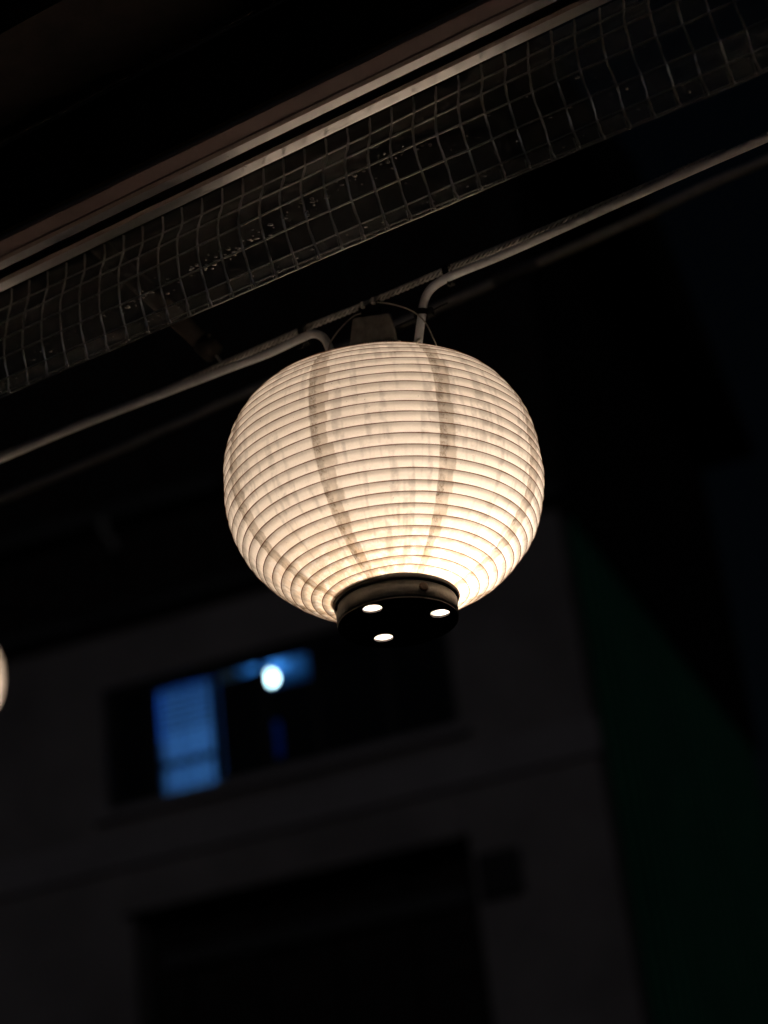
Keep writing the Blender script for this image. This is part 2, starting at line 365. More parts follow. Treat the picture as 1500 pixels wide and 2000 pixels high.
# ground-floor opening: dark folding shutter
for i in range(9):
    wd = (ol - or_) / 9; s0 = or_ + i * wd
    p = MB(); HB(p, (s0 + .006, G0, HD + .24 + .03 * (i % 2)), (s0 + wd - .006, oz1 - .004, HD + .28 + .03 * (i % 2))); p.build('shutter_panel', DARKWALL, house)
mz0, mz1 = hz(520, 1835), hz(520, 1800)
p = MB(); HB(p, (or_ + .1, mz0, HD + .18), (ol - .1, mz1, HD + .235)); p.build('shutter_rail', SHUT, house)
# window
fr = MB(); fw = .045
HB(fr, (wr_, wz0, HD + .06), (wl, wz0 + fw, HD + .14)); HB(fr, (wr_, wz1 - fw, HD + .06), (wl, wz1, HD + .14))
HB(fr, (wr_, wz0 + fw, HD + .06), (wr_ + fw, wz1 - fw, HD + .14)); HB(fr, (wl - fw, wz0 + fw, HD + .06), (wl, wz1 - fw, HD + .14))
win = sub(fr.build('window_frame', FRAMEM, house))
bounds = [wl - fw, hs(292, 1450), hs(408, 1400), hs(509, 1380), hs(606, 1350), hs(745, 1320), wr_ + fw]
for i in range(6):
    a, b = bounds[i + 1], bounds[i]
    sh = MB(); q = .03; dn = .075 + .02 * (i % 2)
    HB(sh, (a, wz0 + fw, HD + dn), (a + q, wz1 - fw, HD + dn + .018)); HB(sh, (b - q, wz0 + fw, HD + dn), (b, wz1 - fw, HD + dn + .018))
    HB(sh, (a + q, wz0 + fw, HD + dn), (b - q, wz0 + fw + q, HD + dn + .018)); HB(sh, (a + q, wz1 - fw - q, HD + dn), (b - q, wz1 - fw, HD + dn + .018))
    if i == 1: zc = hz(365, 1474); HB(sh, (a + q, zc - .022, HD + dn), (b - q, zc + .022, HD + dn + .018))
    sh.build('sash', FRAMEM, win)
    pn = MB(); HB(pn, (a + q, wz0 + fw + q, HD + dn + .006), (b - q, wz1 - fw - q, HD + dn + .010)); pn.build('pane', GLASS, win)
# room behind it
rm0, rm1, rz0, rz1, rn = wr_ - .25, wl + .25, wz0 - .40, wz1 + .10, HD + 2.6
room = MB()
HB(room, (rm0, rz1, HD + T), (rm1, rz1 + .08, rn)); sub(room.build('room_ceiling', ROOMW, house))
room = MB(); HB(room, (rm0, rz0, rn), (rm1, rz1 + .08, rn + .08)); HB(room, (rm0 - .08, rz0, HD + T), (rm0, rz1 + .08, rn + .08)); HB(room, (rm1, rz0, HD + T), (rm1 + .08, rz1 + .08, rn + .08)); HB(room, (rm0, rz0 - .08, HD + T), (rm1, rz0, rn)); room.build('room_wall', ROOMD, house)
cb = MB(); k = 90; a, b = bounds[2] + .01, bounds[1] - .01      # gathered curtain in the lit pane
za, zb = wz0 + fw, wz1 - fw
vs = []; 
for j in range(k + 1):
    s_ = a + (b - a) * j / k; off = .022 * math.sin(j * .62 + .8 * math.sin(j * .21)) + .012 * math.sin(j * .23)
    vs += [RB * s_ + Z * zz + NB * (HD + .20 + off) for zz in (za, zb)]
cb.add(vs, [(2 * j, 2 * j + 2, 2 * j + 3, 2 * j + 1) for j in range(k)])
cb.build('curtain', CURT, win, smooth=True, recalc=False)
for i in range(7):                                            # roman-blind folds at the head of the curtain
    zz = zb - .02 - i * .05
    s = MB(); HB(s, (a, zz - .013, HD + .150), (b, zz, HD + .156)); s.build('blind_slat', SHUT, win)
for f in (.24, .5, .76):                                      # thin grille bars of the lit pane
    s = MB(); HB(s, (a + (b - a) * f - .009, za + .032, HD + .115), (a + (b - a) * f + .009, zb - .032, HD + .125)); s.build('grille_bar', FRAMEM, win)
bk = MB(); HB(bk, (bounds[1] + .005, za - .1, HD + .17), (bounds[0] + .12, rz1 - .002, HD + .19)); bk.build('blackout_blind', ROOMD, win)
bk = MB(); HB(bk, (bounds[6] - .12, za - .1, HD + .17), (bounds[4] + .01, rz1 - .002, HD + .19)); bk.build('blackout_blind', ROOMD, win)
# dark half curtains in the second pane leave a lit strip under the ceiling and one small gap
ca, cb_ = hs(550, 1440, HD + .17), hs(520, 1440, HD + .17); g0, g1 = hz(535, 1482, HD + .17), hz(535, 1408, HD + .17)
hc = hz(530, 1345, HD + .17)
for a_, b_, c_, d_ in ((bounds[4] + .012, ca, za, hc), (cb_, bounds[3] - .002, za, hc), (ca + .001, cb_ - .001, za, g0), (ca + .001, cb_ - .001, g1, hc), (bounds[3] + .002, bounds[2] - .012, za, hz(480, 1318, HD + .17))):
    bk = MB(); HB(bk, (a_, c_, HD + .17), (b_, d_, HD + .19)); bk.build('dark_curtain', ROOMD, win)
pz = MB(); HB(pz, (ca - .02, g0 - .02, HD + .20), (cb_ + .02, g1 + .02, HD + .205)); pz.build('thin_curtain', BLUEC, win)
pt = MB(); HB(pt, (bounds[2] - .01, rz0 + .002, HD + .23), (bounds[2] + .03, rz1 - .002, rn - .002)); pt.build('light_baffle', ROOMD, house)  # added wall keeping the curtain lamp's light out of the next pane
# room lamp: a thing of its own hanging in the room
bp = on_n(528, 1325, HD + .55, NB)
rl = thing('ceiling_lamp', bp, 'bare bright bulb hanging from the ceiling of the blue lit room', 'lamp')
MB().ball((0, 0, 0), .046, 16, 10).build('bulb', ROOMBULB, rl, smooth=True, local=True)
MB().lathe([(.014, .044), (.018, .05), (.018, .075), (.006, .082), (.004, max(.1, rz1 - bp.z + .0))], 14, cap=True).build('lamp_holder', WHITEW, rl, smooth=True, local=True)
fl_s = (bounds[1] + bounds[2]) / 2 + .05  # hidden lamp added behind the curtain to make the left pane glow
fl = thing('curtain_backlight', RB * fl_s + NB * (HD + 1.15) + Z * rz0, 'hidden blue lamp added to light the thin curtain of the left pane', 'lamp')
FZ = (wz0 + wz1) / 2 - rz0 - .05
MB().tube([(0, 0, 0), (0, 0, .02)], .13, 24).build('base', WHITEW, fl, local=True)
MB().tube([(0, 0, .02), (0, 0, FZ - .05)], .012, 10).build('pole', WHITEW, fl, smooth=True, local=True)
MB().ball((0, 0, FZ), .055, 18, 12).build('bulb', BLUEBULB, fl, smooth=True, local=True)
# insulator under the beam
ip = on_n(203, 1040, HD - .25, NB)
ins = thing('cable_bracket', ip, 'pale porcelain cable bracket fixed under the dark beam of the house', 'bracket')
MB().tube([(0, 0, .1), (0, 0, -.02)], .03, 12).build('insulator', CERAM, ins, smooth=True, local=True)
MB().tube(smooth_path([Vector((0, 0, .08)), NB * .12 + Z * .09, NB * .24 + Z * .09]), .016, 8).build('arm', SHUT, ins, smooth=True, local=True)
MB().tube(smooth_path([Vector((0, 0, -.02)), Vector((.05, 0, -.06)), Vector((.07, 0, -.16))]), .018, 8).build('drop_clamp', CERAM, ins, smooth=True, local=True)

# ------------------------------------------------------------------ shop eave overhead (dark, top left)
es = thing('shop_eave', nz(.4, 2.05, 1.5), 'black timber eave of the shop above the folded awning', 'eave')
for i in range(22):
    n0_ = -1.0 + i * .13
    MB().box((n0_ + .003, 2.10 + .004 * (i % 3), -2.0), (n0_ + .127, 2.13, 4.5), N, Z, R).build('soffit_board', FABRIC, es)
for t in (-1.2, .2, 1.6, 3.0): MB().box((-1.0, 2.135, t), (1.86, 2.25, t + .1), N, Z, R).build('rafter', FABRIC, es)

# ------------------------------------------------------------------ awning front bar
SC = 2.55 / 2.3
colM = [(596, 291), (597, 322.4), (591, 351.4), (591.8, 384.5), (600.3, 430.4), (616.5, 476.4), (624, 496), (626.7, 504.4)]
colL = [(104.3, 518.9), (102.9, 552.5), (95.9, 581.2), (91, 614.8), (93, 654), (100.8, 694.5), (103.6, 715.5), (105.7, 724.6)]
colR = [(1151, 30), (1153.2, 58.5), (1154.7, 86.2), (1164.5, 129), (1184, 182.2), (1197.5, 228), (1208.7, 255), (1211.7, 263.2)]
d = ray(*colM[0]); p0 = d.normalized() * 2.55; tM = p0.dot(R); nS, zS = p0.dot(N), p0.z
def prof(colm, t): 
    out = [on_t(x, y, t) for x, y in colm]; return [(p.dot(N), p.z) for p in out]
tL = on_z(*colL[0], zS).dot(R); tR = on_z(*colR[0], zS).dot(R)
PL, PM, PR = [[(a - pr[0][0], b - pr[0][1]) for a, b in pr] for pr in (prof(colL, tL), prof(colM, tM), prof(colR, tR))]
CELL = .028 * SC
tA, tB = tR - 12 * CELL, tL + 5 * CELL
def n_at(x, y, z): return on_z(x, y, z).dot(N)
def z_at(x, y, n): return on_n(x, y, n).z
aw = thing('awning', nz(nS, zS, (tA + tB) / 2), 'folded shop awning with brown front bar and two pale aluminium flanges', 'awning')
t0, t1 = tA - 1.1, tB + 1.1
zb_ = zS + .004
X0 = 500
def slope_to(y, n, z, a):        # run up a face tilted by a until it is seen at photo height y
    s = 0
    while s < .3:
        p = on_n(X0, y, n - s * math.cos(a))
        if z + s * math.sin(a) >= p.z: break
        s += .0001
    return n - s * math.cos(a), z + s * math.sin(a)
BE = rad(9.5)
nB2, zB2 = nS - .002, zb_; nA2, zA2 = slope_to(313.5, nB2, zB2, BE); nB1, zB1 = slope_to(286, nA2, zA2, BE); nA1, zA1 = slope_to(269, nB1, zB1, BE)
P2 = lambda pr, name, m, bv=0: (lambda o: (bevel(o, bv) if bv else None, o)[1])(MB().prism(pr, t0, t1, N, Z, R).build(name, m, aw))
sb = .002 * math.tan(BE)
P2([(nA2, zA2), (nB2 + .002, zB2 - sb), (nB2 + .002, zB2 - sb + .004), (nA2, zA2 + .004)], 'lower_flange', ALU)
P2([(nA2 - .0062, zA2 + .0010), (nA2 - .0002, zA2 - .0002), (nA2 - .0002, zA2 + .03), (nA2 - .0062, zA2 + .03)], 'flange_lip', LIPM)
P2([(nA1, zA1), (nB1, zB1), (nB1, zB1 + .004), (nA1, zA1 + .004)], 'upper_flange', ALU)
P2([(nA1 - .0062, zA1 + .0010), (nA1 - .0002, zA1 - .0002), (nA1 - .0002, zA1 + .006), (nA1 - .0062, zA1 + .006)], 'flange_lip', LIPM)
P2([(nB1 - .001, zB1 + .0045), (nB1 - .001, zB1 + .034), (nA2 - .0066, zB1 + .034), (nA2 - .0066, zB1 + .031), (nB1 + .003, zB1 + .031), (nB1 + .003, zB1 + .0045)], 'channel', CHAN)
zf0 = zA1 + .0025; nF = nA1 - .0065
FA = rad(11)
nf1, zf1 = slope_to(227, nF, zf0, FA)
P2([(nF, zf0), (nF + .003, zf0 + .006), (nf1 + .003, zf1 + .006), (nf1, zf1)], 'fascia', BROWN, .0008)
nF = nf1 - .004
zf2 = z_at(X0, 219.5, nF + .004)
P2([(nF + .0035, zf1 + .0003), (nF + .0075, zf1 + .0003), (nF + .0075, zf2), (nF + .0035, zf2)], 'groove_strip', LIPM)
MB().tube([nz(nF + .004, zf2 + .0014, t0), nz(nF + .004, zf2 + .0014, t1)], .0016, 8).build('edge_bead', ALU, aw, smooth=True)
zf3 = z_at(X0, 206, nF + .008)
P2([(nF + .006, zf2 + .003), (nF + .012, zf2 + .003), (nF + .014, zf3), (nF + .008, zf3)], 'top_trim', TANTRIM)
# canvas going back towards the shop, with its bright edge tube
zg = zf3 + .10; ng = n_at(X0, 29, zg)
k = 12; pts = []
for i in range(k + 1):
    f = i / k; pts.append((nF + .009 + (ng - nF - .009) * f, zf3 - .002 + (zg - zf3) * f - .022 * math.sin(math.pi * f)))
P2(pts + [(a, b + .003) for a, b in reversed(pts)], 'canvas', FABRIC)
MB().tube([nz(ng, zg, t0), nz(ng, zg, t1)], .0028, 8).build('edge_tube', ALU, aw, smooth=True)
P2([(ng - .16, zg + .006), (ng + .02, zg + .006), (ng + .02, zg + .15), (ng - .16, zg + .15)], 'cassette', CHAN)

# ------------------------------------------------------------------ clear vinyl curtain with grid threads
vc = thing('vinyl_curtain', nz(nS, zS, (tA + tB) / 2), 'clear vinyl sheet with grey thread grid hanging from the awning bar', 'curtain')
def lerp(a, b, f): return a + (b - a) * f
def cat(p, q):
    i = max(0, min(len(p) - 2, int(math.floor(q)))); f = q - i
    a, b, c, e = p[max(i - 1, 0)], p[i], p[i + 1], p[min(i + 2, len(p) - 1)]
    return [.5 * (2 * b[k] + (c[k] - a[k]) * f + (2 * a[k] - 5 * b[k] + 4 * c[k] - e[k]) * f * f + (3 * b[k] - a[k] - 3 * c[k] + e[k]) * f ** 3) for k in (0, 1)]
def wig(t, q): return .0008 * math.sin(t * 6 + q * 1.9) + .0002 * math.sin(t * 31 - q * 2.7) + .0001 * math.sin(t * 120 + q * 4.1)
def sheet(t, q, off=0.0):
    if t > tM: f = min(1.25, (t - tM) / (tL - tM)); A, B = PM, PL
    else: f = min(1.35, (tM - t) / (tM - tR)); A, B = PM, PR
    a, b = cat(A, q), cat(B, q); fade = min(1, q * .8)
    return nz(nS + lerp(a[0], b[0], f) + wig(t, q) * fade + off, zS + lerp(a[1], b[1], f) + wig(t * 1.3 + 2, q + 1) * .6 * fade, t)
def sheet_mesh(q0, q1, nq, nt_, off=0.0, jag=0.0):
    m_ = MB(); vs = [sheet(tA + (tB - tA) * i / nt_, q0 + (q1 - q0) * j / nq, off + (random.uniform(-jag, jag))) for i in range(nt_ + 1) for j in range(nq + 1)]
    s = nq + 1
    m_.add(vs, [(i * s + j, i * s + j + 1, (i + 1) * s + j + 1, (i + 1) * s + j) for i in range(nt_) for j in range(nq)]); return m_
sheet_mesh(0, 7, 42, 260, 0, .00012).build('vinyl_sheet', VINYL, vc, smooth=True)
sheet_mesh(5.0, 7, 10, 260, .0012, .0001).build('hem', HEMV, vc, smooth=True)     # sheet folded back on itself
MB().tube([sheet(tA + (tB - tA) * i / 200, 7.0, .0006) for i in range(201)], .0011, 6).build('hem_fold', THREAD, vc, smooth=True)
i = 0; t = tM + math.floor((tB - tM) / CELL) * CELL
while t > tA:
    j0 = random.uniform(-.0008, .0008); ph = random.uniform(0, 6)
    pts = []
    for q in range(0, 57):
        q_ = .06 + q * 6.94 / 56
        pts.append(sheet(t + j0 + .0004 * math.sin(q_ * 3 + ph) + .0002 * math.sin(q_ * 9 + 2 * ph), q_, -.0008))
    MB().tube(pts, [.00145 * (1 + .2 * math.sin(q * .7 + ph)) for q in range(57)], 6).build('thread', THREAD, vc, smooth=True)
    pts = [sheet(t + j0 + .003 + 0.0015 * (q - 5), q, .0018) for q in (5.2, 5.6, 6, 6.4, 6.9)]
    MB().tube(pts, .0007, 5).build('thread', THREAD, vc, smooth=True)
    t -= CELL
for q_ in (1, 2, 3, 4, 5, 6.05):
    ph = random.uniform(0, 9)
    MB().tube([sheet(tA + (tB - tA) * i / 240, q_ + .005 * math.sin(i * .35 + ph), -.0012 if q_ < 6 else .0018) for i in range(241)], .0013 if q_ < 5 else .0010, 6).build('thread', THREAD, vc, smooth=True)
# tiny mirror beads added on the sheet to stand for its glints
dm = MB()
for k in range(210):
    if k < 100: t = random.gauss(lerp(tM, tL, .28), .16); q_ = 3.75 + (t - lerp(tM, tL, .28)) * 2.6 + random.gauss(0, .22)
    elif k < 135: t = random.uniform(tA, tM); q_ = 3.6 + random.gauss(0, .5)
    else: t = random.uniform(tA, tB); q_ = random.choice((5.3, 5.35, 6.2, 6.5)) + random.gauss(0, .12)
    q_ = min(6.8, max(1.0, q_)); r = random.uniform(.0007, .0014) * (1.7 if random.random() < .2 else 1)
    dm.ball(sheet(t, q_, random.choice((-.0006, .0006))), r, 8, 5, (random.uniform(.9, 2.2), .9, random.uniform(.7, 1.1)))
m, n, l, o = mat('glint_metal'); p = nd(n, 'ShaderNodeBsdfPrincipled'); p.inputs['Base Color'].default_value = (.95, .92, .9, 1); p.inputs['Metallic'].default_value = 1; p.inputs['Roughness'].default_value = .08; p.inputs['Coat Weight'].default_value = 1; p.inputs['Specular IOR Level'].default_value = .8; l.new(p.outputs[0], o.inputs[0])
for k in range(16):                                           # larger beads for the strongest glints
    t = random.gauss(lerp(tM, tL, .26), .10); q_ = 3.8 + (t - lerp(tM, tL, .26)) * 2.4 + random.gauss(0, .12)
    dm.ball(sheet(t, q_, -.0008), .0017, 10, 6, (random.uniform(1.4, 2.6), .8, random.uniform(.6, 1.2)))
o = dm.build('glint_bead', m, vc, smooth=True); o['kind'] = 'stuff'

# ------------------------------------------------------------------ lantern
LC = ray(751.2, 953.4).normalized() * 2.57
ax = Vector((.0222, 0, 1)).normalized()
lrot = Z.rotation_difference(ax).to_euler()
lan = thing('paper_lantern', LC, 'glowing round white paper lantern hanging in front of the dark house', 'lantern', 'paper lanterns', rot=lrot)
A_ = .1997                       # fuller shoulders, rounder belly
def rz_(th):
    c, s = math.cos(th), math.sin(th); B_, EXP = (.1575, 2.62) if s > 0 else (.1690, 2.03)
    return A_ * abs(c) ** (2 / EXP), B_ * math.copysign(abs(s) ** (2 / EXP), s)
th = [math.pi / 2 * (i / 4000 * 2 - 1) for i in range(4001)]
cv = [rz_(x) for x in th]; cv = [c for c in cv if c[0] > .0768][::-1]
acc = [0]
for a, b in zip(cv, cv[1:]): acc.append(acc[-1] + math.hypot(b[0] - a[0], b[1] - a[1]))
NBAND = round(acc[-1] / .0141)
def at_len(s):
    lo, hi = 0, len(acc) - 1
    while hi - lo > 1:
        md = (lo + hi) // 2
        if acc[md] <= s: lo = md
        else: hi = md
    f = (s - acc[lo]) / max(1e-9, acc[hi] - acc[lo]); a, b = cv[lo], cv[hi]
    tx, tz = b[0] - a[0], b[1] - a[1]; L = math.hypot(tx, tz)
    return Vector((lerp(a[0], b[0], f), lerp(a[1], b[1], f))), Vector((-tz / L, tx / L)) * (1 if -tz / L * 1 + 0 > -2 else 1)
KS = 192; PH0 = rad(-90 - 22.5 - 1.2)
RW = .00062
def ring_shift(k):       # the hoops are never perfectly even
    random.seed(100 + k); return random.uniform(-.0006, .0006), random.uniform(-.0004, .0004), random.uniform(0, 6.28)
def pert(a, k):          # the paper globe is a little out of round
    return .0011 * math.sin(2 * a + 1.1) + .0008 * math.sin(3 * a + .22 * k + 2) + .0004 * math.sin(7 * a + .9 * k)
def hoop(k, s_off, out_off, az):
    p, nrm = at_len(max(0, min(acc[-1], acc[-1] * k / NBAND + s_off)))
    if nrm.x < 0 and p.x > .15: nrm = -nrm
    return p, nrm
for k in range(NBAND):
    ds0, dr0, f0 = ring_shift(k); ds1, dr1, f1 = ring_shift(k + 1)
    me = bpy.data.meshes.new('paper_band'); vs, fs, uvs = [], [], []
    q = 6
    for j in range(KS):
        a = PH0 + 2 * math.pi * j / KS
        for i in range(q + 1):
            f = i / q
            s0 = acc[-1] * k / NBAND + ds0 * math.sin(a + f0) + RW * .5; s1 = acc[-1] * (k + 1) / NBAND + ds1 * math.sin(a + f1) - RW * .5
            p, nm = at_len(max(0, min(acc[-1], lerp(s0, s1, f))))
            nm = Vector((abs(nm.x), nm.y if nm.x > 0 else -nm.y)) if True else nm
            sag = .0016 * math.sin(math.pi * f ** .9) ** .8 * (1 + .3 * math.sin(a * 9 + k * 1.7)) + math.sin(math.pi * f) * (.00035 * math.sin(a * 31 + k * 2.3) * math.sin(a * 5 + k) + .0003 * math.sin(a * 53 + k * 1.1) * math.sin(a * 7 - k))
            ex = pert(a, k + f) + lerp(dr0, dr1, f) - sag; r, z = p.x + nm.x * ex, p.y + nm.y * ex
            vs.append((r * math.cos(a), r * math.sin(a), z))
    s = q + 1
    for j in range(KS):
        for i in range(q):
            j2 = (j + 1) % KS
            fs.append((j * s + i, j * s + i + 1, j2 * s + i + 1, j2 * s + i))
            u0, u1 = j * 8 / KS, (j + 1) * 8 / KS
            uvs += [u0, k + i / q, u0, k + (i + 1) / q, u1, k + (i + 1) / q, u1, k + i / q]
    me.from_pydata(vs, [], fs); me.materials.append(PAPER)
    ul = me.uv_layers.new(name='uv'); ul.data.foreach_set('uv', [min(x, 1e9) for x in uvs])
    me.polygons.foreach_set('use_smooth', [True] * len(me.polygons))
    o = bpy.data.objects.new('paper_band', me); COL.objects.link(o); o.parent = lan
for k in range(NBAND + 1):
    ds, dr, f0 = ring_shift(k); vs, fs = [], []
    kk = 5
    for j in range(KS):
        a = PH0 + 2 * math.pi * j / KS
        p, nm = at_len(max(0, min(acc[-1], acc[-1] * k / NBAND + ds * math.sin(a + f0))))
        nm = Vector((abs(nm.x), nm.y if nm.x > 0 else -nm.y)); tg = Vector((-nm.y, nm.x))
        rw = RW * (1 + .12 * math.sin(a * 13 + k * 2.1) + .08 * math.sin(a * 37 + k))
        for i in range(kk):
            b = math.pi * (i / (kk - 1))
            q2 = p + tg * (rw * math.cos(b)) + nm * (rw * .75 * math.sin(b) + pert(a, k) + dr)
            vs.append((q2.x * math.cos(a), q2.x * math.sin(a), q2.y))
    for j in range(KS):
        j2 = (j + 1) % KS
        for i in range(kk - 1): fs.append((j * kk + i, j * kk + i + 1, j2 * kk + i + 1, j2 * kk + i))
    m_ = MB(); m_.add(vs, fs); m_.build('rib', RIB, lan, smooth=True, local=True)
random.seed(11)
zbot = cv[-1][1]; ztop = cv[0][1]
MB().lathe([(.0715, zbot + .003), (.0758, zbot + .003), (.0770, zbot + .001), (.0770, zbot - .003), (.0758, zbot - .006), (.0715, zbot - .006)], 96, closed=True).build('rim', CAPM, lan, smooth=True, local=True)
zc0, zc1 = zbot - .006, -.1840
band = sub(MB().lathe([(.0745, zc0 - .0005), (.0742, zc1 + .002), (.0732, zc1 + .0004), (.0700, zc1 + .0004), (.0700, zc0 - .0005)], 96, closed=True).build('cap_band', BANDM, lan, smooth=True, local=True))
for az, zz in ((-62, zc0 - .009), (-167, zc0 + .0)):
    a = rad(az); dv = Vector((math.cos(a), math.sin(a), 0)); tv = Vector((-math.sin(a), math.cos(a), 0)); c = dv * .0735 + Z * zz
    m_ = MB(); k = 12
    vs = [c + dv * h + (tv * math.cos(2 * math.pi * j / k) + Z * math.sin(2 * math.pi * j / k)) * r for h, r in ((0, .006), (.002, .006), (.0035, .0045), (.004, .002)) for j in range(k)]
    m_.add(vs, [(i * k + j, i * k + (j + 1) % k, (i + 1) * k + (j + 1) % k, (i + 1) * k + j) for i in range(3) for j in range(k)] + [tuple(range(3 * k, 4 * k))])
    m_.build('screw', RUST, band, local=True)
# base plate with three round holes
hole_c = []
for px_, py_ in ((727, 1186), (859, 1195), (749, 1243)):
    pl = Matrix.Translation(LC) @ lrot.to_matrix().to_4x4(); inv = pl.inverted(); o_ = inv @ Vector((0, 0, 0)); d_ = inv.to_3x3() @ ray(px_, py_)
    hit = o_ + d_ * ((zc1 - o_.z) / d_.z); hole_c.append((hit.x, hit.y))
cu = bpy.data.curves.new('plate', 'CURVE'); cu.dimensions = '2D'; cu.fill_mode = 'BOTH'; cu.extrude = .0011
def circ(cx, cy, r, k):
    sp = cu.splines.new('POLY'); sp.points.add(k - 1); sp.use_cyclic_u = True
    for j in range(k): sp.points[j].co = (cx + r * math.cos(2 * math.pi * j / k), cy + r * math.sin(2 * math.pi * j / k), 0, 1)
circ(0, 0, .0736, 96)
for x, y in hole_c: circ(x, y, .0118, 32)
co = bpy.data.objects.new('plate_curve', cu); COL.objects.link(co); bpy.context.view_layer.update()
me = bpy.data.meshes.new_from_object(co.evaluated_get(bpy.context.evaluated_depsgraph_get())); bpy.data.objects.remove(co); bpy.data.curves.remove(cu)
me.materials.clear(); me.materials.append(CAPM); me.transform(Matrix.Translation((0, 0, zc1 - .0012)))
ACRYL = translucent('frosted_acrylic', (.97, .97, .96), .05)
po = bpy.data.objects.new('base_plate', me); COL.objects.link(po); po.parent = lan
for x, y in hole_c:                                           # frosted discs added behind the holes so they glow white
    MB().add([(x + .013 * math.cos(2 * math.pi * j / 28), y + .013 * math.sin(2 * math.pi * j / 28), zc1 + .0008) for j in range(28)], [tuple(range(28))]).build('hole_diffuser', ACRYL, lan, local=True)
# top ring and bulb
MB().lathe([(.066, ztop - .003), (.0775, ztop - .003), (.0785, ztop + .002), (.0765, ztop + .012), (.070, ztop + .013), (.012, ztop + .014), (.012, ztop + .010), (.066, ztop + .009)], 72, closed=True).build('top_plate', CAPM, lan, smooth=True, local=True)
BP = Vector((.040, -.008, -.100))
bo = sub(MB().ball((0, 0, 0), .026, 20, 14).build('bulb', BULB, lan, smooth=True, local=True)); bo.location = BP
MB().lathe([(.009, -.048), (.012, -.046), (.013, -.028), (.010, -.022)], 16, cap=True).build('bulb_socket', CAPM, bo, smooth=True, local=True)

# second lantern further down the alley, cut by the left edge
FL = ray(-132, 1330).normalized() * 6.0
lan2 = copy_tree(lan); lan2.location = CAM + FL; lan2['label'] = 'blurred distant paper lantern cut off by the left edge of the picture'
fc = [on_n(-700, 1500, FL.dot(N)), FL + Z * .19, on_n(210, 1200, FL.dot(N) + 2.6), on_n(430, 1100, FL.dot(N) + 5.0)]
tag(MB().tube(smooth_path(fc, 12), .007, 8).build('far_cable', BLACKP, smooth=True), 'blurred dark cable carrying the distant lantern towards the house', 'cable', 'cables')

# ------------------------------------------------------------------ cables, rope, clips above the lantern
NL = LC.dot(N)
def cp(x, y, dn=0.0): return on_n(x, y, NL + dn)
PX = 2.5 / FPX
# steel rope: taut from both sides down to the clip over the lantern
rope_px = [(-260, 990), (0, 890), (200, 810), (320, 763), (430, 714), (600, 640), (716, 594), (760, 575), (900, 515), (1050, 454), (1180, 400), (1400, 303), (1640, 196)]
ra, rb = cp(-260, 990), cp(1640, 196)
rp = smooth_path([ra + R * 1.5 + Z * .09] + [cp(x, y) for x, y in rope_px] + [rb - R * 1.5 + Z * .09], 60)
rope = thing('steel_rope', cp(716, 594), 'twisted galvanised steel rope stretched above the lantern', 'rope')
lens = [0]
for a, b in zip(rp, rp[1:]): lens.append(lens[-1] + (b - a).length)
dup = []
tot = lens[-1]; ns = 2600; idx = 0
for i in range(ns + 1):
    s = tot * i / ns
    while idx < len(lens) - 2 and lens[idx + 1] < s: idx += 1
    dup.append((rp[idx].lerp(rp[idx + 1], (s - lens[idx]) / max(1e-9, lens[idx + 1] - lens[idx])), s))
for k in range(4):
    pts = []
    for i, (p, s) in enumerate(dup):
        d = (dup[min(i + 1, ns)][0] - dup[max(i - 1, 0)][0]).normalized(); u = (Z - d * Z.dot(d)).normalized(); v = d.cross(u)
        a = 2 * math.pi * (k / 4 - s / .030)
        pts.append(p + (u * math.cos(a) + v * math.sin(a)) * .0032)
    MB().tube(pts, .0016, 6).build('strand', STEEL, rope, smooth=True)
MB().tube([p for p, s in dup[::6]], .0024, 8).build('core', BLACKP, rope, smooth=True)
def cable(name, pix, r, label, group='cables', m=CABLE, dn=-.012, n=None):
    pts = [(on_n(x, y, n) if n else cp(x, y, dn + (e[0] if e else 0))) for x, y, *e in pix]
    return tag(MB().tube(smooth_path(pts, 12), r, 14).build(name, m, smooth=True), label, 'cable', group)
CR = .0057
cable('power_cable', [(-900, 1235), (-300, 1010), (-120, 948), (0, 897), (150, 834), (300, 776), (440, 722), (520, 692), (585, 662), (612, 652), (632, 660), (643, 680), (646, 700)], CR, 'pale grey power cable entering the lantern top from the left')
cable('power_cable', [(816, 676), (819, 650), (823, 622), (828, 590), (840, 566), (862, 549), (900, 531), (1000, 490), (1200, 400), (1350, 333), (1500, 268), (1650, 205), (2500, -140)], CR, 'pale grey power cable leaving the lantern top towards the right')
# stripped end with a twisted white core
tag(MB().tube(smooth_path([cp(818, 664, -.02), cp(812, 672, -.03), cp(818, 682, -.04)]), .0026, 8).build('wire_end', WHITEW, smooth=True), 'white stripped wire end at the lantern rim under the right cable', 'wire')
tag(MB().tube(smooth_path([cp(752, 655), cp(758, 660), cp(768, 664), cp(780, 668, -.03)]), .0024, 8).build('white_wire', WHITEW, smooth=True), 'short white wire looping beside the grey hanger block', 'wire')
# second, blurred pair of cables further back
cable('background_cable', [(-200, 1062), (0, 977), (150, 915), (310, 845), (500, 760), (700, 668), (850, 604), (1005, 535)], .0085, 'dim blurred cable behind the lantern running past its left side', n=2.95, m=DIMC)
cable('background_cable', [(1010, 532), (1120, 484), (1240, 430), (1370, 368), (1500, 312), (1700, 222)], .0085, 'dim blurred cable behind the lantern on its right side', n=2.95, m=DIMC)
jc = on_n(1008, 533, 2.95); jd = (on_n(1040, 519, 2.95) - on_n(980, 546, 2.95)).normalized()
o = MB().tube([jc - jd * .05, jc - jd * .045, jc + jd * .045, jc + jd * .05], [.006, .0115, .0115, .006], 12).build('cable_joint', SHUT, smooth=True); tag(o, 'blurred sleeve joining the two dim background cables', 'joint')
